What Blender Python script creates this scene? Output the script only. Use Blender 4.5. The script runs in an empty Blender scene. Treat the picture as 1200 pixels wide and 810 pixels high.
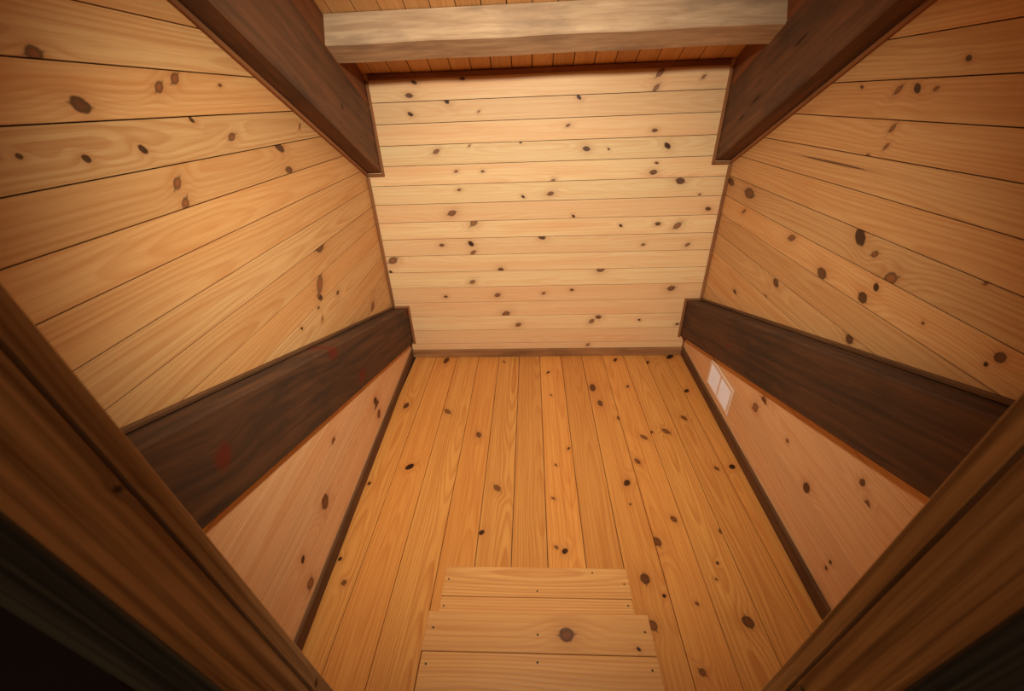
import bpy, bmesh, math, random
from mathutils import Vector, Matrix
random.seed(7)
S = bpy.context.scene
C = S.collection

# ------------------------------------------------------------------ camera
CAM_Z = 2.1
F_PX, PITCH, YAW, ROLL = 484.56, 0.53611, 0.05756, -0.04076
cy, sy = math.cos(YAW), math.sin(YAW)
_f = Vector((-sy, cy, 0)); _r = Vector((cy, sy, 0)); _u = Vector((0, 0, 1))
FW = _f * math.cos(PITCH) - _u * math.sin(PITCH)
U2 = _u * math.cos(PITCH) + _f * math.sin(PITCH)
RT = _r * math.cos(ROLL) + U2 * math.sin(ROLL)
UP = U2 * math.cos(ROLL) - _r * math.sin(ROLL)
cam = bpy.data.cameras.new('camera')
cam.sensor_fit = 'HORIZONTAL'; cam.sensor_width = 36.0
cam.lens = F_PX / 1200.0 * 36.0
cam.clip_start = 0.02
cam.dof.use_dof = True; cam.dof.focus_distance = 2.7; cam.dof.aperture_fstop = 3.2
co = bpy.data.objects.new('camera', cam); C.objects.link(co)
M = Matrix.Identity(4)
for i in range(3):
    M[i][0] = RT[i]; M[i][1] = UP[i]; M[i][2] = -FW[i]
M[2][3] = CAM_Z
co.matrix_world = M
S.camera = co

# ------------------------------------------------------------------ world, exposure
w = bpy.data.worlds.new('hall_gloom'); S.world = w; w.use_nodes = True
w.node_tree.nodes['Background'].inputs[0].default_value = (1.0, 0.84, 0.66, 1)
w.node_tree.nodes['Background'].inputs[1].default_value = 0.02
LAMP_POS = Vector((0.03, 0.47, 2.90)); LAMP_AIM = Vector((-0.18, 3.0, 0.5)); LAMP_POWER = 385.0; LAMP_COL = (1.0, 0.95, 0.82)  # unseen lamp added to light the room as a camera flash would
S.view_settings.view_transform = 'Standard'; S.view_settings.look = 'None'
S.view_settings.exposure = 0.0; S.view_settings.gamma = 1.0
S.view_settings.use_curve_mapping = False

# ------------------------------------------------------------------ room measures (metres)
XL, XR, YB = -1.2535, 1.4713, 3.3448
TL, TR = -0.0362, -0.02946
YF = 0.36                       # room side of the doorway wall
INL, INR = 0.097, 0.076         # knee walls stand this far proud of the upper walls
CEIL0, CSL = 2.285, 0.487       # ceiling height at the back wall and its slope
LEN = YB - YF
SEAM_B = [2.113, 1.977, 1.836, 1.697, 1.556, 1.416, 1.275, 1.136, 0.996, 0.85, 0.707, 0.563, 0.424, 0.28, 0.138, 0.0]
SEAM_L = [2.224, 2.089, 1.953, 1.818, 1.684, 1.547, 1.411, 1.275, 1.138, 1.0, 0.863, 0.726, 0.59, 0.45, 0.31]
SEAM_R = [2.115, 1.979, 1.841, 1.703, 1.562, 1.422, 1.283, 1.137, 0.995, 0.844, 0.705, 0.565, 0.425, 0.285]
SEAM_F = [-1.123, -0.923, -0.717, -0.51, -0.317, -0.125, 0.068, 0.267, 0.46, 0.652, 0.845, 1.037, 1.229, 1.42]
KN={'B':[(-0.75,2.269,0.0127,1.22),(-0.793,2.225,0.0156,1.21),(-0.841,2.15,0.0213,1.19),(-0.458,2.235,0.0154,1.2),(-0.585,2.112,0.0215,1.18),(-0.85,2.036,0.0166,1.17),(-0.361,2.036,0.0083,1.16),(0.34,2.098,0.016,1.16),(0.875,2.221,0.0252,1.18),(0.86,2.135,0.0208,1.17),(1.166,2.187,0.0127,1.18),(0.271,1.929,0.0141,1.12),(0.886,1.877,0.0171,1.12),(-0.697,1.789,0.0211,1.12),(-0.446,1.82,0.0089,1.12),(-0.07,1.83,0.0088,1.11),(0.41,1.773,0.0238,1.09),(0.571,1.766,0.0089,1.09),(0.991,1.775,0.0235,1.1),(0.93,1.662,0.0122,1.08),(0.915,1.598,0.025,1.06),(-0.563,1.648,0.0126,1.09),(-0.361,1.642,0.0126,1.08),(-0.553,1.515,0.0131,1.06),(-0.06,1.451,0.0133,1.04),(0.167,1.556,0.0192,1.06),(0.151,1.467,0.0231,1.04),(1.124,1.531,0.0319,1.06),(1.285,1.429,0.0098,1.04),(-0.628,1.34,0.0313,1.04),(0.335,1.292,0.0139,1.01),(1.371,1.321,0.0204,1.03),(-0.458,1.265,0.0355,1.02),(0.713,1.208,0.0142,1.0),(1.003,1.215,0.0212,1.0),(1.157,1.197,0.0319,1.0),(-0.741,1.084,0.0188,1.0),(-0.497,1.091,0.0262,0.99),(-0.484,1.016,0.023,0.98),(0.086,1.133,0.0293,0.99),(0.908,1.05,0.0149,0.98),(1.263,1.041,0.0185,0.98),(-1.175,0.962,0.0393,1.0),(-0.261,0.862,0.024,0.96),(0.582,0.844,0.0317,0.95),(-0.513,0.755,0.0248,0.95),(-1.212,0.859,0.0162,0.98),(0.102,0.637,0.017,0.92),(0.346,0.664,0.0168,0.92),(1.194,0.662,0.0332,0.93),(-0.762,0.621,0.0172,0.94),(-0.302,0.627,0.0257,0.93),(-0.235,0.441,0.036,0.9),(-0.127,0.329,0.0278,0.89),(0.537,0.356,0.0273,0.88),(0.594,0.396,0.027,0.89),(0.959,0.362,0.0136,0.89),(1.304,0.313,0.0183,0.88),(0.516,0.109,0.0195,0.86)],'F':[(3.266,0.817,0.0361,1.74),(2.596,1.028,0.0318,1.44),(2.52,0.676,0.0296,1.48),(2.256,0.401,0.0267,1.41),(1.948,0.836,0.0322,1.23),(1.774,0.232,0.0284,1.23),(1.462,0.3,0.0205,1.1),(3.056,-0.138,0.016,1.76),(2.725,-0.15,0.0111,1.63),(3.234,0.267,0.0127,1.82),(2.12,-0.244,0.0125,1.38),(1.967,-0.147,0.0119,1.32),(1.699,-0.116,0.0137,1.21),(1.378,-0.117,0.0146,1.08),(1.356,-0.162,0.0217,1.07),(2.823,-0.5,0.0381,1.64),(2.615,-0.533,0.029,1.56),(2.436,-0.644,0.0174,1.47),(3.248,-0.763,0.0215,1.77),(2.001,-0.69,0.0246,1.29),(1.82,-0.585,0.0288,1.23),(2.23,-0.786,0.0266,1.37),(2.836,-0.793,0.0156,1.61),(2.292,-0.958,0.031,1.36),(2.282,-0.855,0.0136,1.38),(2.772,-1.258,0.0245,1.48),(2.435,-1.133,0.0257,1.38),(3.295,-1.272,0.037,1.67),(3.197,-1.038,0.0263,1.69),(1.942,-1.184,0.0191,1.19),(1.957,-1.288,0.026,1.18),(1.56,-0.798,0.0241,1.1),(1.417,-0.667,0.0327,1.06),(1.212,-0.554,0.0368,0.99),(1.484,-1.036,0.0214,1.04),(1.807,-0.716,0.0087,1.21),(1.66,-0.573,0.0082,1.17),(0.997,-0.536,0.0335,0.91),(1.13,-0.627,0.0134,0.95),(1.097,-0.772,0.0133,0.92),(1.02,-0.976,0.0395,0.87),(0.819,-0.699,0.0233,0.82),(1.301,-0.945,0.0123,0.98),(1.216,-0.907,0.0095,0.96),(1.806,1.065,0.016,1.14),(1.294,1.052,0.016,0.95),(1.167,0.981,0.02,0.91)],'LU':[(-2.133,2.128,0.0211,1.44),(-1.822,2.175,0.0142,1.73),(-1.734,2.201,0.0149,1.81),(-1.995,2.009,0.0116,1.56),(-2.193,2.005,0.01,1.37),(-1.529,2.01,0.0139,2.01),(-1.727,2.078,0.008,1.82),(-1.917,1.898,0.0158,1.6),(-1.918,1.831,0.0165,1.58),(-1.177,1.94,0.0195,2.2),(-1.149,1.836,0.0165,2.2),(-2.353,2.028,0.0068,1.23),(-0.903,2.019,0.009,2.2),(-1.492,2.188,0.0058,2.05),(-2.189,2.235,0.0169,1.37),(-1.054,1.408,0.0263,2.02),(-1.174,1.231,0.0336,1.76),(-1.216,1.17,0.02,1.67),(-1.264,1.125,0.0087,1.6),(-1.259,1.052,0.0091,1.55),(-1.489,1.113,0.0081,1.44),(-0.467,0.757,0.0263,1.8),(-0.984,1.096,0.0128,1.77)],'RU':[(1.497,2.084,0.0136,1.64),(1.405,2.081,0.0129,1.71),(1.584,2.081,0.0077,1.57),(1.449,1.951,0.0119,1.67),(0.391,1.506,0.0344,2.2),(0.065,1.526,0.0264,2.2),(0.378,1.386,0.0119,2.2),(1.664,2.164,0.0094,1.5),(1.453,1.885,0.0093,1.66),(1.368,1.844,0.0066,1.71),(1.181,2.094,0.0064,1.89),(1.507,1.534,0.0291,1.49),(1.622,1.496,0.0141,1.39),(1.747,1.436,0.0275,1.28),(1.354,1.309,0.0266,1.48),(1.655,1.314,0.0233,1.29),(0.998,1.114,0.0224,1.6),(1.015,1.387,0.0193,1.76),(1.7,1.381,0.0146,1.29),(2.089,1.558,0.0077,1.09),(1.68,1.122,0.0216,1.18),(2.242,1.382,0.0186,0.94),(2.219,1.342,0.0084,0.94),(1.964,1.352,0.0065,1.1),(0.541,0.855,0.0182,1.7),(0.934,0.995,0.0122,1.56)],'LL':[(-1.956,0.339,0.0451,0.8),(-2.269,0.142,0.0332,0.8),(-2.247,0.3,0.019,0.8),(-1.708,0.526,0.0221,0.98),(-1.058,0.246,0.0404,1.16),(-1.066,0.296,0.0295,1.19),(-1.064,0.177,0.0313,1.13)],'RL':[(1.906,0.406,0.0309,0.8),(2.139,0.714,0.0185,0.8),(2.2,0.659,0.0181,0.8),(2.195,0.257,0.0108,0.8),(2.192,0.208,0.0111,0.8),(1.373,0.525,0.0278,1.08),(1.316,0.43,0.0297,1.07),(1.668,0.492,0.0129,0.92)],'T2':[(0.116,0.787,0.0274,1.11)],'LB':[(-2.388,1.108,0.0647,0.86),(-1.502,0.97,0.0548,1.38),(-1.229,0.629,0.0646,1.31),(-0.017,0.48,0.0496,1.6)],'RB':[(0.895,0.62,0.0692,1.39)]}

# ------------------------------------------------------------------ node helpers
class NT:
    def __init__(s, tree): s.t = tree
    def n(s, typ, **k):
        nd = s.t.nodes.new(typ)
        for a, b in k.items(): setattr(nd, a, b)
        return nd
    def put(s, sock, v):
        if isinstance(v, bpy.types.NodeSocket): s.t.links.new(v, sock)
        else: sock.default_value = v
    def m(s, op, a, b=0.0, c=None, clamp=False):
        nd = s.n('ShaderNodeMath', operation=op); nd.use_clamp = clamp
        s.put(nd.inputs[0], a); s.put(nd.inputs[1], b)
        if c is not None: s.put(nd.inputs[2], c)
        return nd.outputs[0]
    def xyz(s, x, y, z):
        nd = s.n('ShaderNodeCombineXYZ')
        for i, v in enumerate((x, y, z)): s.put(nd.inputs[i], v)
        return nd.outputs[0]
    def noise(s, vec, scale=1.0, detail=2.0, rough=0.5, dist=0.0):
        nd = s.n('ShaderNodeTexNoise'); s.put(nd.inputs['Vector'], vec)
        nd.inputs['Scale'].default_value = scale; nd.inputs['Detail'].default_value = detail
        nd.inputs['Roughness'].default_value = rough; nd.inputs['Distortion'].default_value = dist
        return nd.outputs[0]
    def mr(s, v, a, b, c=0.0, d=1.0, smooth=False):
        nd = s.n('ShaderNodeMapRange'); nd.clamp = True
        if smooth: nd.interpolation_type = 'SMOOTHSTEP'
        s.put(nd.inputs['Value'], v)
        for i, q in zip(('From Min', 'From Max', 'To Min', 'To Max'), (a, b, c, d)): s.put(nd.inputs[i], q)
        return nd.outputs[0]
    def mix(s, fac, a, b, mode='MIX'):
        nd = s.n('ShaderNodeMix', data_type='RGBA', blend_type=mode)
        s.put(nd.inputs[0], fac); s.put(nd.inputs[6], a); s.put(nd.inputs[7], b)
        return nd.outputs[2]
    def attr(s, name):
        return s.n('ShaderNodeAttribute', attribute_type='OBJECT', attribute_name=name)

def srgb(r, g, b):
    f = lambda c: (c / 255 / 12.92) if c / 255 <= 0.04045 else ((c / 255 + 0.055) / 1.055) ** 2.4
    return (f(r), f(g), f(b), 1.0)

def knot_group():
    g = bpy.data.node_groups.new('knot', 'ShaderNodeTree')
    for nm, ty in (('X', 'NodeSocketFloat'), ('Y', 'NodeSocketFloat'), ('K', 'NodeSocketVector'), ('El', 'NodeSocketFloat'), ('Noise', 'NodeSocketFloat')):
        g.interface.new_socket(nm, in_out='INPUT', socket_type=ty)
    for nm in ('Core', 'Halo', 'Warp', 'Tone'):
        g.interface.new_socket(nm, in_out='OUTPUT', socket_type='NodeSocketFloat')
    t = NT(g); gi = t.n('NodeGroupInput'); go = t.n('NodeGroupOutput')
    sp = t.n('ShaderNodeSeparateXYZ'); t.put(sp.inputs[0], gi.outputs['K'])
    r = t.m('MAXIMUM', sp.outputs[2], 0.00002)
    on = t.m('GREATER_THAN', sp.outputs[2], 0.0005)
    kr = t.m('FRACT', t.m('ABSOLUTE', t.m('ADD', t.m('MULTIPLY', sp.outputs[0], 37.7), t.m('MULTIPLY', sp.outputs[1], 911.3))))
    el = t.m('MAXIMUM', gi.outputs['El'], 0.3)
    ang = t.m('MULTIPLY', t.m('MULTIPLY', t.m('SUBTRACT', kr, 0.5), 1.7), t.m('LESS_THAN', el, 4.0))
    ca, sa = t.m('COSINE', ang), t.m('SINE', ang)
    ex = t.m('SUBTRACT', gi.outputs['X'], sp.outputs[0]); ey = t.m('SUBTRACT', gi.outputs['Y'], sp.outputs[1])
    dx = t.m('DIVIDE', t.m('ADD', t.m('MULTIPLY', ex, ca), t.m('MULTIPLY', ey, sa)), t.m('MULTIPLY', r, el))
    dy = t.m('DIVIDE', t.m('SUBTRACT', t.m('MULTIPLY', ey, ca), t.m('MULTIPLY', ex, sa)), r)
    q = t.m('ADD', t.m('MULTIPLY', dx, dx), t.m('MULTIPLY', dy, dy))
    qn = t.m('ADD', q, t.m('MULTIPLY', t.m('SUBTRACT', gi.outputs['Noise'], 0.5), 0.7))
    core = t.m('MULTIPLY', t.mr(qn, 1.15, 0.1), on)
    halo = t.m('MULTIPLY', t.m('EXPONENT', t.m('MULTIPLY', q, -0.22)), on)
    qx = t.m('ADD', t.m('MULTIPLY', t.m('MULTIPLY', dx, dx), 0.06), t.m('MULTIPLY', t.m('MULTIPLY', dy, dy), 0.22))
    warp = t.m('MULTIPLY', t.m('MULTIPLY', t.m('EXPONENT', t.m('MULTIPLY', qx, -1.0)), on), t.m('MULTIPLY', r, 0.9))
    spike = t.m('SUBTRACT', t.m('SUBTRACT', 1.0, t.m('DIVIDE', t.m('ABSOLUTE', dx), t.m('ADD', 1.25, t.m('MULTIPLY', kr, 0.75)))), t.m('MULTIPLY', t.m('ABSOLUTE', dy), 1.25))
    core = t.m('MAXIMUM', core, t.m('MULTIPLY', t.mr(spike, 0.0, 0.5, 0.0, 0.5), on))
    t.put(go.inputs['Tone'], t.m('MULTIPLY', kr, t.m('GREATER_THAN', core, 0.001)))
    t.put(go.inputs['Core'], core); t.put(go.inputs['Halo'], halo); t.put(go.inputs['Warp'], warp)
    return g
KG = knot_group()
NK = 8
NKS = (0, 2, 4, 8)

def base_nodes(name, nk=NK):
    m = bpy.data.materials.new(name); m.use_nodes = True
    t = NT(m.node_tree); bsdf = m.node_tree.nodes['Principled BSDF']
    tc = t.n('ShaderNodeTexCoord'); sp = t.n('ShaderNodeSeparateXYZ'); t.put(sp.inputs[0], tc.outputs['Object'])
    X, Y, Z = sp.outputs
    rnd = t.attr('rnd').outputs['Fac']
    off = t.m('MULTIPLY', rnd, 91.7)
    core = halo = warp = tone = None
    if nk:
        kn = t.noise(t.xyz(t.m('ADD', t.m('MULTIPLY', X, 45.0), off), t.m('MULTIPLY', Y, 70.0), off), 1.0, 2.0)
        for i in range(nk):
            a = t.attr('k%d' % i)
            gnode = t.n('ShaderNodeGroup'); gnode.node_tree = KG
            for nm, v in (('X', X), ('Y', Y), ('K', a.outputs['Vector']), ('El', a.outputs['Alpha']), ('Noise', kn)): t.put(gnode.inputs[nm], v)
            c, h, wv, tn = gnode.outputs
            tone = tn if tone is None else t.m('MAXIMUM', tone, tn)
            core = c if core is None else t.m('MAXIMUM', core, c)
            halo = h if halo is None else t.m('MAXIMUM', halo, h)
            warp = wv if warp is None else t.m('ADD', warp, wv)
    t.tone = tone
    return m, t, bsdf, X, Y, Z, rnd, off, core, halo, warp

def pine(name, *a, **k):
    return [pine_n(name, q, *a, **k) for q in NKS]

def pine_n(name, nk, light, dark, red, lam=0.0112, contrast=0.55, rough=0.42, knot=(66, 30, 14), vary=0.10):
    m, t, bsdf, X, Y, Z, rnd, off, core, halo, warp = base_nodes(name, nk)
    r2 = t.m('FRACT', t.m('MULTIPLY', rnd, 7.31))
    r3 = t.m('FRACT', t.m('MULTIPLY', rnd, 23.9))
    r4 = t.m('FRACT', t.m('MULTIPLY', rnd, 57.3))
    # a slice through gently tapering, wandering growth rings
    y0 = t.m('MULTIPLY', t.m('SUBTRACT', r2, 0.5), 0.17)
    nz = t.noise(t.xyz(t.m('ADD', t.m('MULTIPLY', X, 0.62), off), r3, 0.0), 1.0, 1.2)
    zc = t.m('ADD', t.m('MULTIPLY', r3, 0.04), t.m('MULTIPLY', nz, 0.13))
    wander = t.m('MULTIPLY', t.noise(t.xyz(t.m('ADD', t.m('MULTIPLY', X, 1.3), off), t.m('MULTIPLY', Y, 9.0), off), 1.0, 1.5), 0.02)
    yy = t.m('ADD', t.m('SUBTRACT', Y, y0), t.m('MULTIPLY', wander, 0.4))
    rad = t.m('SQRT', t.m('ADD', t.m('MULTIPLY', yy, yy), t.m('MULTIPLY', zc, zc)))
    rad = t.m('ADD', rad, t.m('MULTIPLY', wander, 0.7))
    if nk: rad = t.m('ADD', rad, warp)
    ph = t.m('FRACT', t.m('DIVIDE', rad, lam))
    ring = t.m('MULTIPLY', t.mr(ph, 0.25, 0.82, smooth=True), t.mr(ph, 1.0, 0.86, smooth=True))
    fib = t.noise(t.xyz(t.m('ADD', t.m('MULTIPLY', X, 7.0), off), t.m('MULTIPLY', Y, 260.0), t.m('MULTIPLY', Z, 260.0)), 1.0, 2.0)
    broad = t.noise(t.xyz(t.m('ADD', t.m('MULTIPLY', X, 1.0), off), t.m('MULTIPLY', Y, 14.0), off), 1.0, 3.0)
    streak = t.noise(t.xyz(t.m('ADD', t.m('MULTIPLY', X, 1.1), off), t.m('MULTIPLY', Y, 75.0), off), 1.0, 2.5)
    g = t.m('MULTIPLY', t.m('MULTIPLY', ring, t.mr(broad, 0.3, 0.7, 0.35, 1.0)), contrast)
    col = t.mix(g, light, dark)
    col = t.mix(t.m('MULTIPLY', t.mr(broad, 0.45, 0.75), t.m('MULTIPLY', r4, 0.75)), col, red)
    col = t.mix(t.m('MULTIPLY', t.m('MULTIPLY', r3, r3), 0.55), col, red)
    col = t.mix(t.mr(streak, 0.42, 0.78, 0.0, 0.45), col, dark)
    col = t.mix(t.mr(fib, 0.35, 0.75, 0.0, 0.25), col, dark)
    col = t.mix(1.0, col, t.n_val(t.m('ADD', 1.0 - vary, t.m('MULTIPLY', r4, 2 * vary))), 'MULTIPLY')
    if nk:
        col = t.mix(t.m('MULTIPLY', halo, 0.38), col, srgb(158, 92, 44))
        edge = srgb(knot[0] * 0.75, knot[1] * 0.75, knot[2] * 0.75); mid = srgb(knot[0] * 1.9, knot[1] * 1.95, knot[2] * 1.8)
        kc = t.mix(t.mr(core, 0.55, 1.0), edge, t.mix(t.mr(t.tone, 0.25, 0.75), edge, mid))
        col = t.mix(t.m('MULTIPLY', t.mr(core, 0.0, 0.45), t.mr(t.tone, 0.0, 1.0, 0.98, 0.72)), col, kc)
    t.put(bsdf.inputs['Base Color'], col)
    t.put(bsdf.inputs['Roughness'], t.mr(fib, 0.3, 0.7, rough - 0.04, rough + 0.08))
    bsdf.inputs['Specular IOR Level'].default_value = 0.35
    b = t.n('ShaderNodeBump'); b.inputs['Strength'].default_value = 0.12; b.inputs['Distance'].default_value = 0.002
    t.put(b.inputs['Height'], t.m('SUBTRACT', t.m('MULTIPLY', fib, 0.5), t.m('ADD', ring, core) if nk else ring))
    t.put(bsdf.inputs['Normal'], b.outputs[0])
    return m
def n_val(self, v):
    nd = self.n('ShaderNodeCombineColor')
    for i in range(3): self.put(nd.inputs[i], v)
    return nd.outputs[0]
NT.n_val = n_val

def timber(name, c0, c1, c2, rough=0.7, knot=(84, 26, 10), nk=4, streak=28.0, fiber=0.35, xs=1.6, lo=0.32, hi=0.68):
    """stained sawn timber with streaks, saw marks and weathering"""
    m, t, bsdf, X, Y, Z, rnd, off, core, halo, warp = base_nodes(name, nk)
    yw = t.m('ADD', Y, warp) if nk else Y
    a = t.noise(t.xyz(t.m('ADD', t.m('MULTIPLY', X, xs), off), t.m('MULTIPLY', yw, streak), t.m('MULTIPLY', Z, streak)), 1.0, 3.0, 0.6, 0.3)
    b_ = t.noise(t.xyz(t.m('ADD', t.m('MULTIPLY', X, 2.2), off), t.m('MULTIPLY', yw, 6.0), t.m('MULTIPLY', Z, 6.0)), 1.0, 4.0, 0.6)
    fib = t.noise(t.xyz(t.m('ADD', t.m('MULTIPLY', X, 6.0), off), t.m('MULTIPLY', yw, 170.0), t.m('MULTIPLY', Z, 170.0)), 1.0, 2.0)
    col = t.mix(t.mr(a, lo, hi), c0, c1)
    col = t.mix(t.mr(b_, 0.5, 0.74, 0.0, 0.75), col, c2)
    col = t.mix(t.mr(fib, 0.45, 0.75, 0.0, fiber), col, t.mix(0.5, c0, (0.01, 0.005, 0.003, 1)))
    if nk:
        col = t.mix(t.m('MULTIPLY', core, 0.85), col, srgb(*knot))
    t.put(bsdf.inputs['Base Color'], col)
    bsdf.inputs['Roughness'].default_value = rough
    bsdf.inputs['Specular IOR Level'].default_value = 0.25
    b = t.n('ShaderNodeBump'); b.inputs['Strength'].default_value = 0.35; b.inputs['Distance'].default_value = 0.003
    t.put(b.inputs['Height'], t.m('ADD', t.m('MULTIPLY', a, 0.7), t.m('MULTIPLY', fib, 0.5)))
    t.put(bsdf.inputs['Normal'], b.outputs[0])
    return m

def plain(name, col, rough=0.5, emit=0.0, ecol=None, metal=0.0):
    m = bpy.data.materials.new(name); m.use_nodes = True
    t = NT(m.node_tree); b = m.node_tree.nodes['Principled BSDF']
    tc = t.n('ShaderNodeTexCoord')
    nz = t.noise(tc.outputs['Object'], 35.0, 3.0)
    t.put(b.inputs['Base Color'], t.mix(t.mr(nz, 0.3, 0.7, 0.0, 0.18), col, tuple(c * 0.6 for c in col[:3]) + (1,)))
    b.inputs['Roughness'].default_value = rough; b.inputs['Metallic'].default_value = metal
    if emit:
        b.inputs['Emission Color'].default_value = ecol; b.inputs['Emission Strength'].default_value = emit
    return m

MAT = {}
MAT['back'] = pine('pale_pine_boards', srgb(235, 205, 152), srgb(214, 158, 98), srgb(224, 164, 116), contrast=0.4, rough=0.5, vary=0.05)
MAT['side'] = pine('honey_pine_boards', srgb(215, 172, 114), srgb(177, 114, 60), srgb(204, 142, 80), contrast=0.58, rough=0.45)
MAT['knee'] = pine('rosy_pine_boards', srgb(228, 184, 132), srgb(196, 132, 82), srgb(216, 160, 108), contrast=0.58, rough=0.5, vary=0.06)
MAT['floor'] = pine('amber_floor_boards', srgb(218, 154, 78), srgb(168, 90, 34), srgb(204, 132, 62), contrast=0.60, rough=0.36, knot=(48, 20, 9))
MAT['step'] = pine('golden_step_boards', srgb(224, 166, 96), srgb(178, 104, 46), srgb(210, 146, 82), contrast=0.62, rough=0.4, vary=0.05)
MAT['ceil'] = pine('orange_ceiling_boards', srgb(224, 172, 108), srgb(184, 120, 66), srgb(206, 146, 88), contrast=0.5, rough=0.45)
MAT['beam'] = timber('dark_stained_timber', srgb(62, 43, 29), srgb(98, 63, 38), srgb(44, 35, 28), knot=(98, 32, 15), xs=1.1, streak=22)
MAT['rafter'] = timber('brown_rafter_timber', srgb(120, 80, 52), srgb(86, 59, 39), srgb(56, 47, 39), nk=4, knot=(40, 20, 13), streak=20)
MAT['cross'] = timber('weathered_grey_brown_timber', srgb(204, 172, 134), srgb(172, 138, 104), srgb(128, 106, 86), nk=0, xs=3.2)
MAT['trim'] = timber('brown_trim_strip', srgb(160, 104, 60), srgb(126, 80, 46), srgb(104, 66, 40), nk=0)
MAT['bbdark'] = timber('dark_brown_baseboard', srgb(112, 74, 42), srgb(86, 56, 32), srgb(70, 46, 28), nk=0)
MAT['bbmid'] = timber('mid_brown_baseboard', srgb(166, 116, 70), srgb(132, 88, 52), srgb(96, 58, 32), nk=0, streak=14)
MAT['block'] = timber('reddish_blocking_board', srgb(140, 84, 46), srgb(112, 66, 36), srgb(90, 54, 32), nk=0)
MAT['post'] = timber('brown_post_timber', srgb(224, 190, 142), srgb(136, 106, 74), srgb(180, 142, 102), nk=4, knot=(34, 22, 16), streak=48, xs=0.8, lo=0.38, hi=0.6)
MAT['gap'] = plain('dark_joint_backing', srgb(58, 34, 18), 0.9)
MAT['hall'] = plain('plain_brown_hall_wall', srgb(120, 82, 52), 0.8)
MAT['white'] = plain('white_vent_enamel', srgb(250, 246, 250), 0.35)
MAT['ventdark'] = plain('vent_mesh_backing', srgb(222, 212, 214), 0.8)
MAT['ventreflect'] = plain('vent_frame_wood_reflection', srgb(226, 196, 168), 0.4)  # tan reflected from the boards is put into the frame colour
MAT['nail'] = plain('dark_nail_heads', srgb(60, 50, 40), 0.5, metal=0.5)
MAT['brass'] = plain('aged_brass', srgb(150, 110, 60), 0.4, metal=0.8)
MAT['globe'] = plain('added_lamp_bulb_glass', srgb(250, 240, 220), 0.3, 20.0, LAMP_COL + (1,))  # glowing bulb of the added lamp

# ------------------------------------------------------------------ geometry helpers
def link(name, me, mat, parent=None, mw=None):
    o = bpy.data.objects.new(name, me); C.objects.link(o)
    if mat is not None and not me.materials: me.materials.append(mat)
    if parent is not None: o.parent = parent
    if mw is not None: o.matrix_world = mw
    return o

def tag(o, label=None, cat=None, group=None, kind=None):
    if label: o['label'] = label
    if cat: o['category'] = cat
    if group: o['group'] = group
    if kind: o['kind'] = kind
    return o

def frame(O, U, V):
    U = Vector(U).normalized(); V = Vector(V); V = (V - U * V.dot(U)).normalized(); N = U.cross(V)
    m = Matrix.Identity(4)
    for i in range(3): m[i][0] = U[i]; m[i][1] = V[i]; m[i][2] = N[i]; m[i][3] = O[i]
    return m

def clip(poly, a, b, c):
    """keep the part of the polygon where a*u + b*v <= c"""
    out = []
    for i, p in enumerate(poly):
        q = poly[(i + 1) % len(poly)]
        dp, dq = a * p[0] + b * p[1] - c, a * q[0] + b * q[1] - c
        if dp <= 0: out.append(p)
        if (dp < 0 < dq) or (dq < 0 < dp):
            t = dp / (dp - dq); out.append((p[0] + (q[0] - p[0]) * t, p[1] + (q[1] - p[1]) * t))
    return out

def clean(poly):
    o = []
    for p in poly:
        if not o or math.hypot(p[0] - o[-1][0], p[1] - o[-1][1]) > 1e-4: o.append(p)
    if len(o) > 1 and math.hypot(o[0][0] - o[-1][0], o[0][1] - o[-1][1]) < 1e-4: o.pop()
    return o

def inset(poly, d):
    p = list(poly)
    for i in range(len(poly)):
        a, b = poly[i], poly[(i + 1) % len(poly)]
        L = math.hypot(b[0] - a[0], b[1] - a[1])
        nx, ny = (b[1] - a[1]) / L, -(b[0] - a[0]) / L
        p = clip(p, nx, ny, nx * a[0] + ny * a[1] - d)
        if len(p) < 3: return None
    return clean(p)

def area(poly):
    return 0.5 * sum(poly[i][0] * poly[(i + 1) % len(poly)][1] - poly[(i + 1) % len(poly)][0] * poly[i][1] for i in range(len(poly)))

def prism_into(bm, poly, n0, n1, ch=0.0):
    """solid with a polygon outline from n0 (back) to n1 (face), face edges eased by ch"""
    poly = clean(poly)
    if area(poly) < 0: poly = poly[::-1]
    top = inset(poly, ch) if ch else None
    if top is not None and len(top) == len(poly):
        # line the inset ring up with its outline
        k = min(range(len(top)), key=lambda j: sum((top[(i + j) % len(top)][0] - poly[i][0]) ** 2 + (top[(i + j) % len(top)][1] - poly[i][1]) ** 2 for i in range(len(poly))))
        top = top[k:] + top[:k]
        rings = [[(p[0], p[1], n0) for p in poly], [(p[0], p[1], n1 - ch) for p in poly], [(p[0], p[1], n1) for p in top]]
    else:
        rings = [[(p[0], p[1], n0) for p in poly], [(p[0], p[1], n1) for p in poly]]
    vs = [[bm.verts.new(q) for q in r] for r in rings]
    n = len(poly)
    bm.faces.new(vs[0][::-1]); bm.faces.new(vs[-1])
    for a, b in zip(vs, vs[1:]):
        for i in range(n):
            j = (i + 1) % n
            bm.faces.new((a[i], a[j], b[j], b[i]))

def mesh_from(bm, name):
    me = bpy.data.meshes.new(name); bm.normal_update(); bm.to_mesh(me); bm.free(); return me

def prism(name, poly, n0, n1, fr, mat, parent=None, ch=0.0):
    bm = bmesh.new(); prism_into(bm, poly, n0, n1, ch)
    o = link(name, mesh_from(bm, name), mat, parent, fr)
    o['rnd'] = random.random()
    return o

def rect(u0, u1, v0, v1): return [(u0, v0), (u1, v0), (u1, v1), (u0, v1)]

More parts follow.
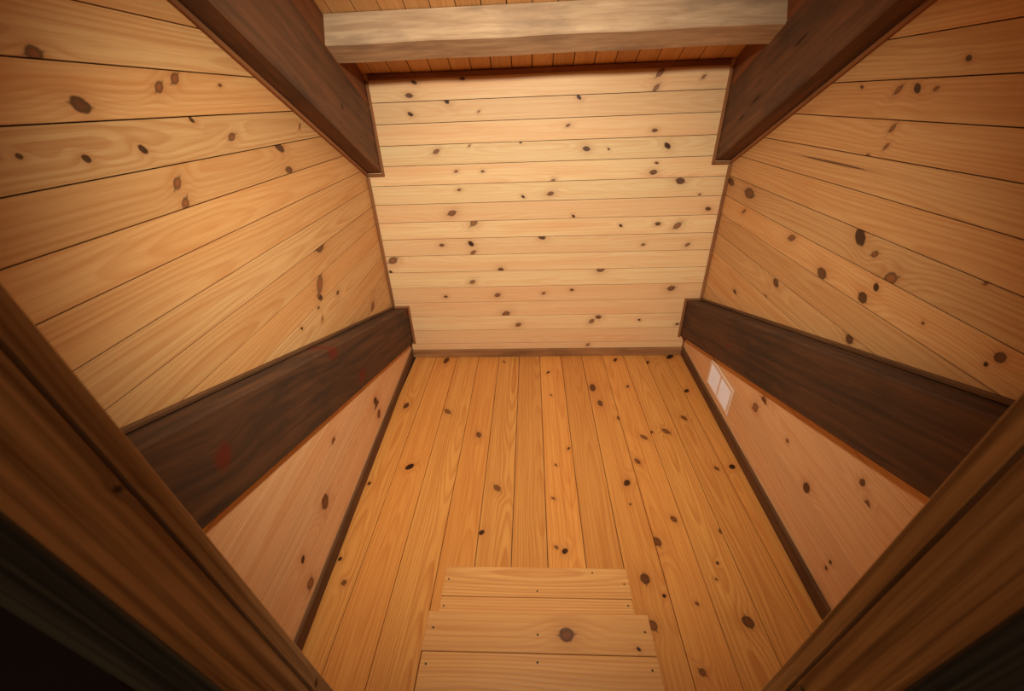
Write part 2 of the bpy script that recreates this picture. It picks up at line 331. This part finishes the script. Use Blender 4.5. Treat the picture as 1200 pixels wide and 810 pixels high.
def set_knots(o, lst, nk=NK):
    if not lst: return
    lst = sorted(lst, key=lambda k: -k[2])[:nk]
    for i in range(nk):
        o['k%d' % i] = [float(x) for x in lst[i]] if i < len(lst) else [0.0, 0.0, 0.0, 1.0]

def board(fr, v0, v1, u0, u1, clips, mat, parent, knots, thick=0.018, gap=0.0019, ch=0.0007, jit=0.0012):
    """one board of a boarded surface; local X runs along the grain"""
    vc = 0.5 * (v0 + v1)
    poly = rect(u0, u1, v0 + gap, v1 - gap)
    for c in clips: poly = clip(poly, *c)
    poly = clean(poly) if len(poly) > 2 else poly
    if len(poly) < 3 or abs(area(poly)) < 1e-4: return None
    poly = [(p[0], p[1] - vc) for p in poly]
    m = fr @ Matrix.Translation((0, vc, random.uniform(-jit, 0)))
    ks = [(k[0], k[1] - vc, k[2], k[3]) for k in knots if v0 <= k[1] < v1]
    o = prism('board', poly, -thick, 0.0, m, mat[0 if not ks else 1 if len(ks) <= 2 else 2 if len(ks) <= 4 else 3], parent, ch)
    set_knots(o, ks)
    return o

# ------------------------------------------------------------------ frames of the boarded surfaces
FB_ = frame((0, YB, 0), (1, 0, 0), (0, 0, 1))
FF_ = frame((0, 0, 0), (0, 1, 0), (-1, 0, 0))
FLU = frame((XL, YB, 0), (TL, 1, 0), (0, 0, 1))
FRU = frame((XR, YB, 0), (TR, -1, 0), (0, 0, 1))
FLL = FLU @ Matrix.Translation((0, 0, INL))
FRL = FRU @ Matrix.Translation((0, 0, INR))
FCE = frame((0, YB, CEIL0), (0, -1, CSL), (-1, 0, 0))

# timbers on the side walls: slope, bottom and top height where they meet the back wall, depth off the wall
LB = dict(sl=0.322, b=0.150, t=0.515, d=0.130)
RB = dict(sl=0.312, b=0.190, t=0.545, d=0.125)
LR = dict(sl=0.487, b=1.652, t=2.085, d=0.120)
RR = dict(sl=0.495, b=1.662, t=2.110, d=0.122)

# ------------------------------------------------------------------ setting: back wall
def structure(name, polys, n0, n1, fr, mat=None):
    bm = bmesh.new()
    for p in polys: prism_into(bm, p, n0, n1)
    o = link(name, mesh_from(bm, name), mat or MAT['gap'], None, fr)
    o['kind'] = 'structure'
    return o

wb = structure('wall_back', [rect(XL - 0.1, XR + 0.1, -0.05, CEIL0)], -0.08, -0.02, FB_)
seams = [CEIL0 + 0.0, 2.251] + SEAM_B if False else [CEIL0 - 0.002] + SEAM_B
for a, b in zip(seams, seams[1:]):
    board(FB_, b, a, XL + 0.002, XR - 0.002, [], MAT['back'], wb, [(k[0], k[1], k[2] * 0.72, min(k[3] * 1.5, 2.0)) for k in KN['B']])

# ------------------------------------------------------------------ setting: floor
fl = structure('floor', [rect(YF - 0.1, YB + 0.08, -XR - 0.1, -XL + 0.1)], -0.08, -0.02, FF_)
ext = 0.09
for a, b in zip(SEAM_F, SEAM_F[1:]):
    kk = [(k[0], k[1], k[2] * 0.70, k[3] * 1.15) for k in KN['F']]
    board(FF_, -b, -a, YF + 0.0, YB - 0.001, [], MAT['floor'], fl, kk, thick=0.019)

# ------------------------------------------------------------------ setting: side walls
def side_wall(name, fr, frl, seams, sgn, bm_, inn, kU, kL, matU, umax):
    # sgn: along-grain coordinate u = sgn * distance from the back wall
    w_ = structure(name, [clip(rect(min(0, sgn * umax), max(0, sgn * umax), -0.05, 3.75), -CSL * sgn, 1, CEIL0)], -0.09, -0.02, fr)
    top = seams[0]; allseams = list(seams)
    while top < CEIL0 + CSL * umax:
        top += 0.1385; allseams.insert(0, top)
    u0, u1 = min(0, sgn * umax), max(0, sgn * umax)
    mid = 0.5 * (bm_['b'] + bm_['t'])
    for a, b in zip(allseams, allseams[1:]):
        # below the ceiling, above the middle of the sloping wall timber
        cl = [(-CSL * sgn, 1, CEIL0 - 0.004), (bm_['sl'] * sgn, -1, -mid)]
        board(fr, b, a, u0, u1, cl, matU, w_, kU)
    # knee wall below the timber: packing behind, then its boards
    bmk = bmesh.new()
    poly = clip(rect(u0, u1, 0.0, 2.0), -bm_['sl'] * sgn, 1, bm_['b'] - 0.002)
    prism_into(bmk, poly, -inn, -0.019)
    o = link('knee_wall_backing', mesh_from(bmk, 'knee_wall_backing'), MAT['gap'], w_, frl)
    z = 0.0
    hs = [0.103, 0.138, 0.134, 0.14, 0.139, 0.138, 0.138, 0.138, 0.138, 0.138]
    for h in hs:
        board(frl, z, z + h, u0, u1, [(-bm_['sl'] * sgn, 1, bm_['b'] - 0.001)], MAT['knee'], w_, kL, gap=0.0008, ch=0.0004, jit=0.0002)
        z += h
    return w_
kRU = KN['RU'] + [(1.14, 1.789, 0.0050, 52.0)]
wl = side_wall('wall_left', FLU, FLL, SEAM_L, -1, LB, INL, KN['LU'], KN['LL'], MAT['side'], LEN)
wr = side_wall('wall_right', FRU, FRL, SEAM_R, 1, RB, INR, kRU, KN['RL'], MAT['side'], LEN)

# ------------------------------------------------------------------ setting: ceiling
cl_len = LEN * math.hypot(1, CSL)
ce = structure('ceiling', [rect(-0.1, cl_len + 0.2, -XR - 0.1, -XL + 0.1)], -0.08, -0.02, FCE)
v = -XR - 0.05
while v < -XL + 0.05:
    board(FCE, v, v + 0.1365, -0.05, cl_len + 0.15, [], MAT['ceil'], ce, [], gap=0.0026, ch=0.0015)
    v += 0.1365

# ------------------------------------------------------------------ setting: the doorway wall behind the viewer's edge of the room
LEAN = 0.069
FFR = frame((0, 0.34, 0), (1, 0, 0), (0, 0, 1))
for nm, r_ in (('wall_front_left', rect(XL - 0.1, -0.67, -0.05, 3.7)), ('wall_front_right', rect(0.67, XR + 0.1, -0.05, 3.7)),
               ('wall_front_header', rect(-0.66, 0.66, 2.53, 3.7)), ('wall_front_sill', rect(-0.49, 0.49, -0.05, 0.44))):
    structure(nm, [r_], 0.0, 0.07, FFR, MAT['hall'])

# ------------------------------------------------------------------ baseboards and trim strips
def strip(name, fr, poly, n0, n1, mat, ch=0.003):
    o = prism(name, poly, n0, n1, fr, mat, None, ch); o['kind'] = 'structure'; return o
BBH = 0.082
strip('baseboard_back', FB_, rect(XL + INL + 0.012, XR - INR - 0.012, 0.001, 0.076), 0.001, 0.024, MAT['bbmid'])
strip('baseboard_left', FLL, rect(-LEN + 0.03, -0.002, 0.001, BBH), 0.001, 0.016, MAT['bbdark'])
strip('baseboard_right', FRL, rect(0.002, LEN - 0.03, 0.001, BBH), 0.001, 0.018, MAT['bbdark'])
TN = [0]
def trim(fr, poly, n0, n1, mat='trim', ch=0.004):
    TN[0] += 1
    return strip('trim_%d' % TN[0], fr, poly, n0, n1, MAT[mat], ch)
def trim_frame(O, U, V): return frame(O, U, V)
T = 0.020
# upright corner strips: grain runs upward
FBV = frame((0, YB, 0), (0, 0, 1), (-1, 0, 0))
trim(FBV, rect(LB['t'] + 0.03, LR['b'] - 0.03, -(XL + T), -XL - 0.001), 0.001, T)
trim(FBV, rect(RB['t'] + 0.03, RR['b'] - 0.03, -XR + 0.001, -(XR - T)), 0.001, T)
def end_trims(x_wall, sg, p, upper):
    """strips that outline a timber's end on the back wall"""
    xin = x_wall + sg * (p['d'] + 0.001)
    lo, hi = sorted((xin, xin + sg * T))
    if upper:
        v0, v1 = p['b'] - T - 0.002, CEIL0 - 0.045
        h0, h1 = p['b'] - T - 0.002, p['b'] - 0.002
    else:
        v0, v1 = p['b'] + 0.0, p['t'] + T + 0.002
        h0, h1 = p['t'] + 0.002, p['t'] + T + 0.002
    trim(FBV, rect(v0, v1, -hi, -lo), 0.001, T * 0.8)
    a, b = sorted((x_wall + sg * 0.001, xin - sg * 0.001))
    trim(FB_, rect(a, b, h0, h1), 0.001, T * 0.8)
end_trims(XL, 1, LB, False); end_trims(XR, -1, RB, False)
end_trims(XL, 1, LR, True); end_trims(XR, -1, RR, True)
def slope_frame(fr, sgn, sl, v0):
    O = fr @ Vector((0, v0, 0))
    U = fr.to_3x3() @ Vector((sgn, sl, 0))
    V = fr.to_3x3() @ Vector((-sl * sgn, 1, 0)) * 1.0
    if sgn < 0: U = -U; V = fr.to_3x3() @ Vector((sl, 1, 0))
    else: V = fr.to_3x3() @ Vector((-sl, 1, 0))
    return frame(O, U, V)
def slope_poly(fr, sfr, sgn, z0, z1, sl, smax, s0=0.0):
    """parallelogram between two sloping lines, in the frame that follows the slope"""
    inv = sfr.inverted() @ fr
    pts = []
    for s, z in ((s0, z0), (smax, z0), (smax, z1), (s0, z1)):
        q = inv @ Vector((sgn * s, z + sl * s, 0)); pts.append((q.x, q.y))
    return pts
def slope_trim(fr, sgn, p, upper):
    sf = slope_frame(fr, sgn, p['sl'], p['b'] if upper else p['t'])
    z0, z1 = (p['b'] - 0.024, p['b'] - 0.002) if upper else (p['t'] + 0.002, p['t'] + 0.022)
    trim(sf, slope_poly(fr, sf, sgn, z0, z1, p['sl'], LEN - 0.02, 0.021), 0.001, 0.018, 'trim' if upper else 'bbdark')
slope_trim(FLU, -1, LR, True); slope_trim(FRU, 1, RR, True)
slope_trim(FLU, -1, LB, False); slope_trim(FRU, 1, RB, False)
# dark strip under the ceiling on the back wall
trim(FB_, rect(XL + LR['d'] + T + 0.004, XR - RR['d'] - T - 0.004, CEIL0 - 0.040, CEIL0 - 0.004), 0.001, 0.012, 'trim')
# short strips below the wall timbers in the corners of the knee walls
trim(FBV, rect(0.078, LB['b'] - 0.004, -(XL + INL + 0.013), -(XL + INL + 0.002)), 0.001, 0.012)
trim(FBV, rect(0.078, RB['b'] - 0.004, -(XR - INR - 0.002), -(XR - INR - 0.013)), 0.001, 0.012)

# ------------------------------------------------------------------ big timbers
def big_timber(name, fr, sgn, p, mat, label, knots=(), ch=0.008):
    sf = slope_frame(fr, sgn, p['sl'], p['b'])
    poly = slope_poly(fr, sf, sgn, p['b'], p['t'], p['sl'], LEN - 0.015, 0.001)
    o = prism(name, poly, 0.001, p['d'], sf, mat, None, ch)
    inv = sf.inverted() @ fr
    ks = []
    for (u, z, r, el) in knots:
        q = inv @ Vector((u, z, 0)); ks.append((q.x, q.y, r, el))
    set_knots(o, ks, 4)
    return tag(o, label, 'beam')
big_timber('wall_beam', FLU, -1, LB, MAT['beam'], 'dark sloping wall timber with red knots on the left wall',
           [(k[0], k[1], k[2] * 0.85, k[3]) for k in KN['LB']])
big_timber('wall_beam', FRU, 1, RB, MAT['beam'], 'dark sloping wall timber above the white vent on the right wall', [(KN['RB'][0][0], KN['RB'][0][1], 0.02, 1.3)])
big_timber('roof_rafter', FLU, -1, LR, MAT['rafter'], 'brown roof rafter at the top left under the ceiling',
           [(-0.55, 2.1, 0.02, 0.8), (-0.62, 2.02, 0.012, 0.7), (-0.32, 1.92, 0.012, 1.0)])
big_timber('roof_rafter', FRU, 1, RR, MAT['rafter'], 'brown roof rafter with black streaks at the top right under the ceiling',
           [(0.45, 2.05, 0.014, 6.0), (0.3, 1.95, 0.010, 5.0), (0.8, 2.3, 0.012, 6.0)])
for fr, sgn, p, side in ((FLU, -1, LR, 'left'), (FRU, 1, RR, 'right')):
    sf = slope_frame(fr, sgn, p['sl'], p['t'])
    poly = slope_poly(fr, sf, sgn, p['t'] + 0.002, CEIL0 - 0.006, CSL, LEN - 0.02, 0.002)
    poly = slope_poly(fr, sf, sgn, p['t'] + 0.004, CEIL0 - 0.008, p['sl'] if p['sl'] < CSL else CSL, LEN - 0.02, 0.002)
    o = prism('blocking_board', poly, 0.001, p['d'] - 0.003, sf, MAT['block'], None, 0.003)
    tag(o, 'reddish brown blocking board above the %s rafter against the ceiling' % side, 'board')
# cross beam between the rafters, square to the slope
FCX = frame(FCE @ Vector((0, 0, 0)), (1, 0, 0), (0, 1, -CSL))
inv = FCX.inverted()
q0 = inv @ (FCE @ Vector((0.412, 0, 0))); q1 = inv @ (FCE @ Vector((0.584, 0, 0)))
v0, v1 = sorted((q0.y, q1.y))
nn = 1.0 if (FCX.to_3x3() @ Vector((0, 0, 1))).z < 0 else -1.0
bmx = bmesh.new()
def bowed_bar(bm, x0, x1, v0, v1, n0, n1, c=0.006, seg=12):
    prof = [(v0, n0), (v1, n0), (v1, n1 - c), (v1 - c, n1), (v0 + c, n1), (v0, n1 - c)]
    rings = []
    for i in range(seg + 1):
        x = x0 + (x1 - x0) * i / seg
        wob = 0.0025 * math.sin(i * 1.7)
        rings.append([bm.verts.new((x, a, (b + (wob if b > n0 else 0)) * nn)) for a, b in prof])
    for a, b in zip(rings, rings[1:]):
        for i in range(len(prof)):
            j = (i + 1) % len(prof); bm.faces.new((a[i], b[i], b[j], a[j]))
    bm.faces.new(rings[0]); bm.faces.new(rings[-1][::-1])
    bmesh.ops.recalc_face_normals(bm, faces=bm.faces)
bowed_bar(bmx, XL + 0.108, XR - 0.104, v0, v1, 0.003, 0.165)
cb = link('cross_beam', mesh_from(bmx, 'cross_beam'), MAT['cross'], None, FCX); cb['rnd'] = 0.37
tag(cb, 'weathered grey brown cross beam spanning between the two rafters', 'beam')

# ------------------------------------------------------------------ doorway posts (leaning slightly into the room at the foot)
def post(sg, label, knots):
    root = bpy.data.objects.new('door_post', None); C.objects.link(root)
    zb, zt = 0.0, 2.5
    up = Vector((0, -LEAN, 1)).normalized()
    yf = 0.4195 - LEAN * (0.0 - 0.95)
    root.location = (sg * 0.575, yf - 0.09, 0)
    tag(root, label, 'post')
    # frame on the face that looks into the opening: X up the post, Y towards the room
    inward = Vector((-sg, 0, 0))
    V = up.cross(inward) if sg < 0 else inward.cross(up)
    V = Vector((0, 1, LEAN)).normalized()
    U = up if (up.cross(V)).dot(inward) > 0 else -up
    fr = frame((sg * 0.5, yf, 0), U, V)
    s = 1 if U.z > 0 else -1
    a, b = sorted((s * 0.02, s * 2.45))
    body = prism('post_body', rect(a, b, -0.128, -0.0355), -0.15, -0.0015, fr, MAT['post'], root, 0.003)
    edge = prism('edge_strip', rect(a, b, -0.035, 0.0), -0.15, 0.0, fr, MAT['post'], root, 0.003)
    for o in (body, edge):
        o.matrix_parent_inverse = root.matrix_basis.inverted()
        set_knots(o, [(s * k[0], k[1], k[2], k[3]) for k in knots], 4)
    return root
post(-1, 'blurred brown timber post in the lower left foreground', [(1.72, -0.045, 0.006, 1.3), (0.98, -0.02, 0.008, 1.5)])
post(1, 'blurred dark timber post in the lower right foreground', [(1.13, -0.05, 0.007, 1.3)])

# ------------------------------------------------------------------ steps down into the room
st = bpy.data.objects.new('wooden_steps', None); C.objects.link(st); st.location = (0, 0.8, 0)
tag(st, 'low pair of pine steps with wide board treads on the floor', 'steps')
def sprism(name, poly, n0, n1, fr, mat, ch=0.002, parent=st):
    o = prism(name, poly, n0, n1, fr, mat, None, ch)
    mw = o.matrix_world.copy(); o.parent = parent; o.matrix_world = mw
    bpy.context.view_layer.update()
    o.matrix_parent_inverse = parent.matrix_world.inverted(); o.matrix_basis = fr
    set_knots(o, [], NK)
    return o
bpy.context.view_layer.update()
def tread(z, y0, y1, x0, x1, nails, knots=()):
    yc = 0.5 * (y0 + y1)
    fr = Matrix.Translation((0, yc, z))
    o = sprism('tread_board', rect(x0, x1, y0 - yc + 0.001, y1 - yc - 0.001), -0.022, 0.0, fr, MAT['step'][1 if knots else 0])
    set_knots(o, [(k[0], k[1] - yc, k[2], k[3]) for k in knots])
    bpy.context.view_layer.update()
    for (nx, ny) in nails:
        bm = bmesh.new()
        bmesh.ops.create_cone(bm, cap_ends=True, segments=10, radius1=0.0042, radius2=0.0036, depth=0.0016)
        n = link('nail', mesh_from(bm, 'nail'), MAT['nail'])
        n.parent = o; n.location = (nx, ny - yc, 0.0006)
    return o
Z1, Z2 = 0.18, 0.36
tread(Z1, 1.016, 1.156, -0.426, 0.430, [(-0.404, 1.092), (0.009, 1.044), (0.268, 1.132), (0.406, 1.082)])
tread(Z1, 0.876, 1.016, -0.426, 0.426, [(-0.407, 0.973), (0.405, 0.988)])
tread(Z2, 0.723, 0.864, -0.425, 0.436, [(-0.395, 0.802), (0.007, 0.785), (0.411, 0.802)], [(0.116, 0.787, 0.026, 1.12), (0.375, 0.745, 0.006, 1.5)])
tread(Z2, 0.582, 0.723, -0.420, 0.436, [(-0.398, 0.682), (0.005, 0.695), (0.408, 0.680)])
tread(Z2, 0.443, 0.582, -0.420, 0.436, [(-0.398, 0.53), (0.408, 0.53)])
FX = lambda y: frame((0, y, 0), (-1, 0, 0), (0, 0, 1))
for y, z0, z1 in ((1.132, 0.001, Z1 - 0.023), (0.845, Z1 + 0.001, Z2 - 0.023)):
    sprism('riser_board', rect(-0.405, 0.405, z0, z1), -0.018, 0.0, FX(y), MAT['step'][0])
for sg in (-1, 1):
    fr = frame((sg * 0.386, 0, 0), (0, 1, 0), (0, 0, 1))
    for y0, y1, z1 in ((0.846, 1.113, Z1 - 0.023), (0.445, 0.826, Z2 - 0.023)):
        sprism('side_board', rect(y0, y1, 0.001, z1), -0.011, 0.011, fr, MAT['step'][0])

# ------------------------------------------------------------------ white wall vent on the right knee wall
vt = bpy.data.objects.new('wall_vent', None); C.objects.link(vt)
U0, U1, V0, V1 = 0.632, 1.046, 0.131, 0.349
vt.matrix_world = FRL @ Matrix.Translation(((U0 + U1) / 2, V0, 0.0))
tag(vt, 'white two-panel metal vent grille set low in the right wall', 'vent')
HW, HH = (U1 - U0) / 2, V1 - V0
def vpart(name, polys, n0, n1, mat, ch=0.0, parent=None):
    bm = bmesh.new()
    for p in polys: prism_into(bm, p, n0, n1, ch)
    o = link(name, mesh_from(bm, name), mat); o.parent = parent or vt; return o
b = 0.026
vpart('frame', [rect(-HW, HW, 0, b), rect(-HW, HW, HH - b, HH), rect(-HW, -HW + b, b, HH - b), rect(HW - b, HW, b, HH - b)], 0.0012, 0.010, MAT['ventreflect'], 0.003)
vpart('centre_bar', [rect(-0.011, 0.011, b, HH - b)], 0.0012, 0.0085, MAT['ventreflect'], 0.002)
vpart('back_plate', [rect(-HW + b, HW - b, b, HH - b)], 0.0012, 0.0026, MAT['ventdark'])
for x0, x1 in ((-HW + b, -0.011), (0.011, HW - b)):
    bars = []
    n = 20
    for i in range(n):
        u = x0 + (x1 - x0) * (i + 0.5) / n; bars.append(rect(u - 0.0027, u + 0.0027, b, HH - b))
    hb = []
    for i in range(18):
        q = b + (HH - 2 * b) * (i + 0.5) / 18; hb.append(rect(x0, x1, q - 0.0026, q + 0.0026))
    g = vpart('grille', bars, 0.0027, 0.007, MAT['white'])
    bm = bmesh.new(); bm.from_mesh(g.data)
    for p in hb: prism_into(bm, p, 0.0027, 0.0062)
    bm.to_mesh(g.data); bm.free()

# ------------------------------------------------------------------ added spot lamp, unseen above the doorway, lights the room in place of a camera flash
def lathe(name, prof, mat, parent, mw=None, seg=28, cap=True):
    bm = bmesh.new(); rings = []
    for r, z in prof:
        rings.append([bm.verts.new((r * math.cos(2 * math.pi * i / seg), r * math.sin(2 * math.pi * i / seg), z)) for i in range(seg)])
    for a, c in zip(rings, rings[1:]):
        for i in range(seg):
            j = (i + 1) % seg; bm.faces.new((a[i], a[j], c[j], c[i]))
    if cap: bm.faces.new(rings[0][::-1]); bm.faces.new(rings[-1])
    bmesh.ops.recalc_face_normals(bm, faces=bm.faces)
    for f in bm.faces: f.smooth = True
    o = link(name, mesh_from(bm, name), mat); o.parent = parent
    if mw is not None: o.matrix_local = mw
    return o
lp = bpy.data.objects.new('added_spot_lamp', None); C.objects.link(lp); lp.location = (LAMP_POS.x, 0.342, LAMP_POS.z)
tag(lp, 'added unseen brass spot lamp over the doorway, standing in for a camera flash', 'lamp')
aim = (LAMP_AIM - LAMP_POS).to_track_quat('-Z', 'Y').to_matrix().to_4x4()
head = Matrix.Translation(LAMP_POS - Vector(lp.location)) @ aim
wallm = Matrix.Rotation(-math.pi / 2, 4, 'X')
lathe('wall_plate', [(0.05, 0.0), (0.05, 0.008), (0.02, 0.02), (0.012, 0.10)], MAT['brass'], lp, wallm)
lathe('shade', [(0.014, 0.10), (0.030, 0.095), (0.045, 0.055), (0.088, 0.008), (0.092, 0.004), (0.084, 0.008), (0.040, 0.055), (0.026, 0.090), (0.012, 0.094)], MAT['brass'], lp, head, cap=False)
lathe('bulb', [(0.008, 0.085), (0.02, 0.07), (0.028, 0.045), (0.02, 0.022), (0.006, 0.014)], MAT['globe'], lp, head)
ld = bpy.data.lights.new('added_spot_light', 'SPOT'); ld.energy = LAMP_POWER; ld.color = LAMP_COL
ld.spot_size = math.radians(110); ld.spot_blend = 1.0; ld.shadow_soft_size = 0.08
lo = bpy.data.objects.new('added_spot_light', ld); C.objects.link(lo); lo.parent = lp
lo.matrix_local = head @ Matrix.Translation((0, 0, -0.085))
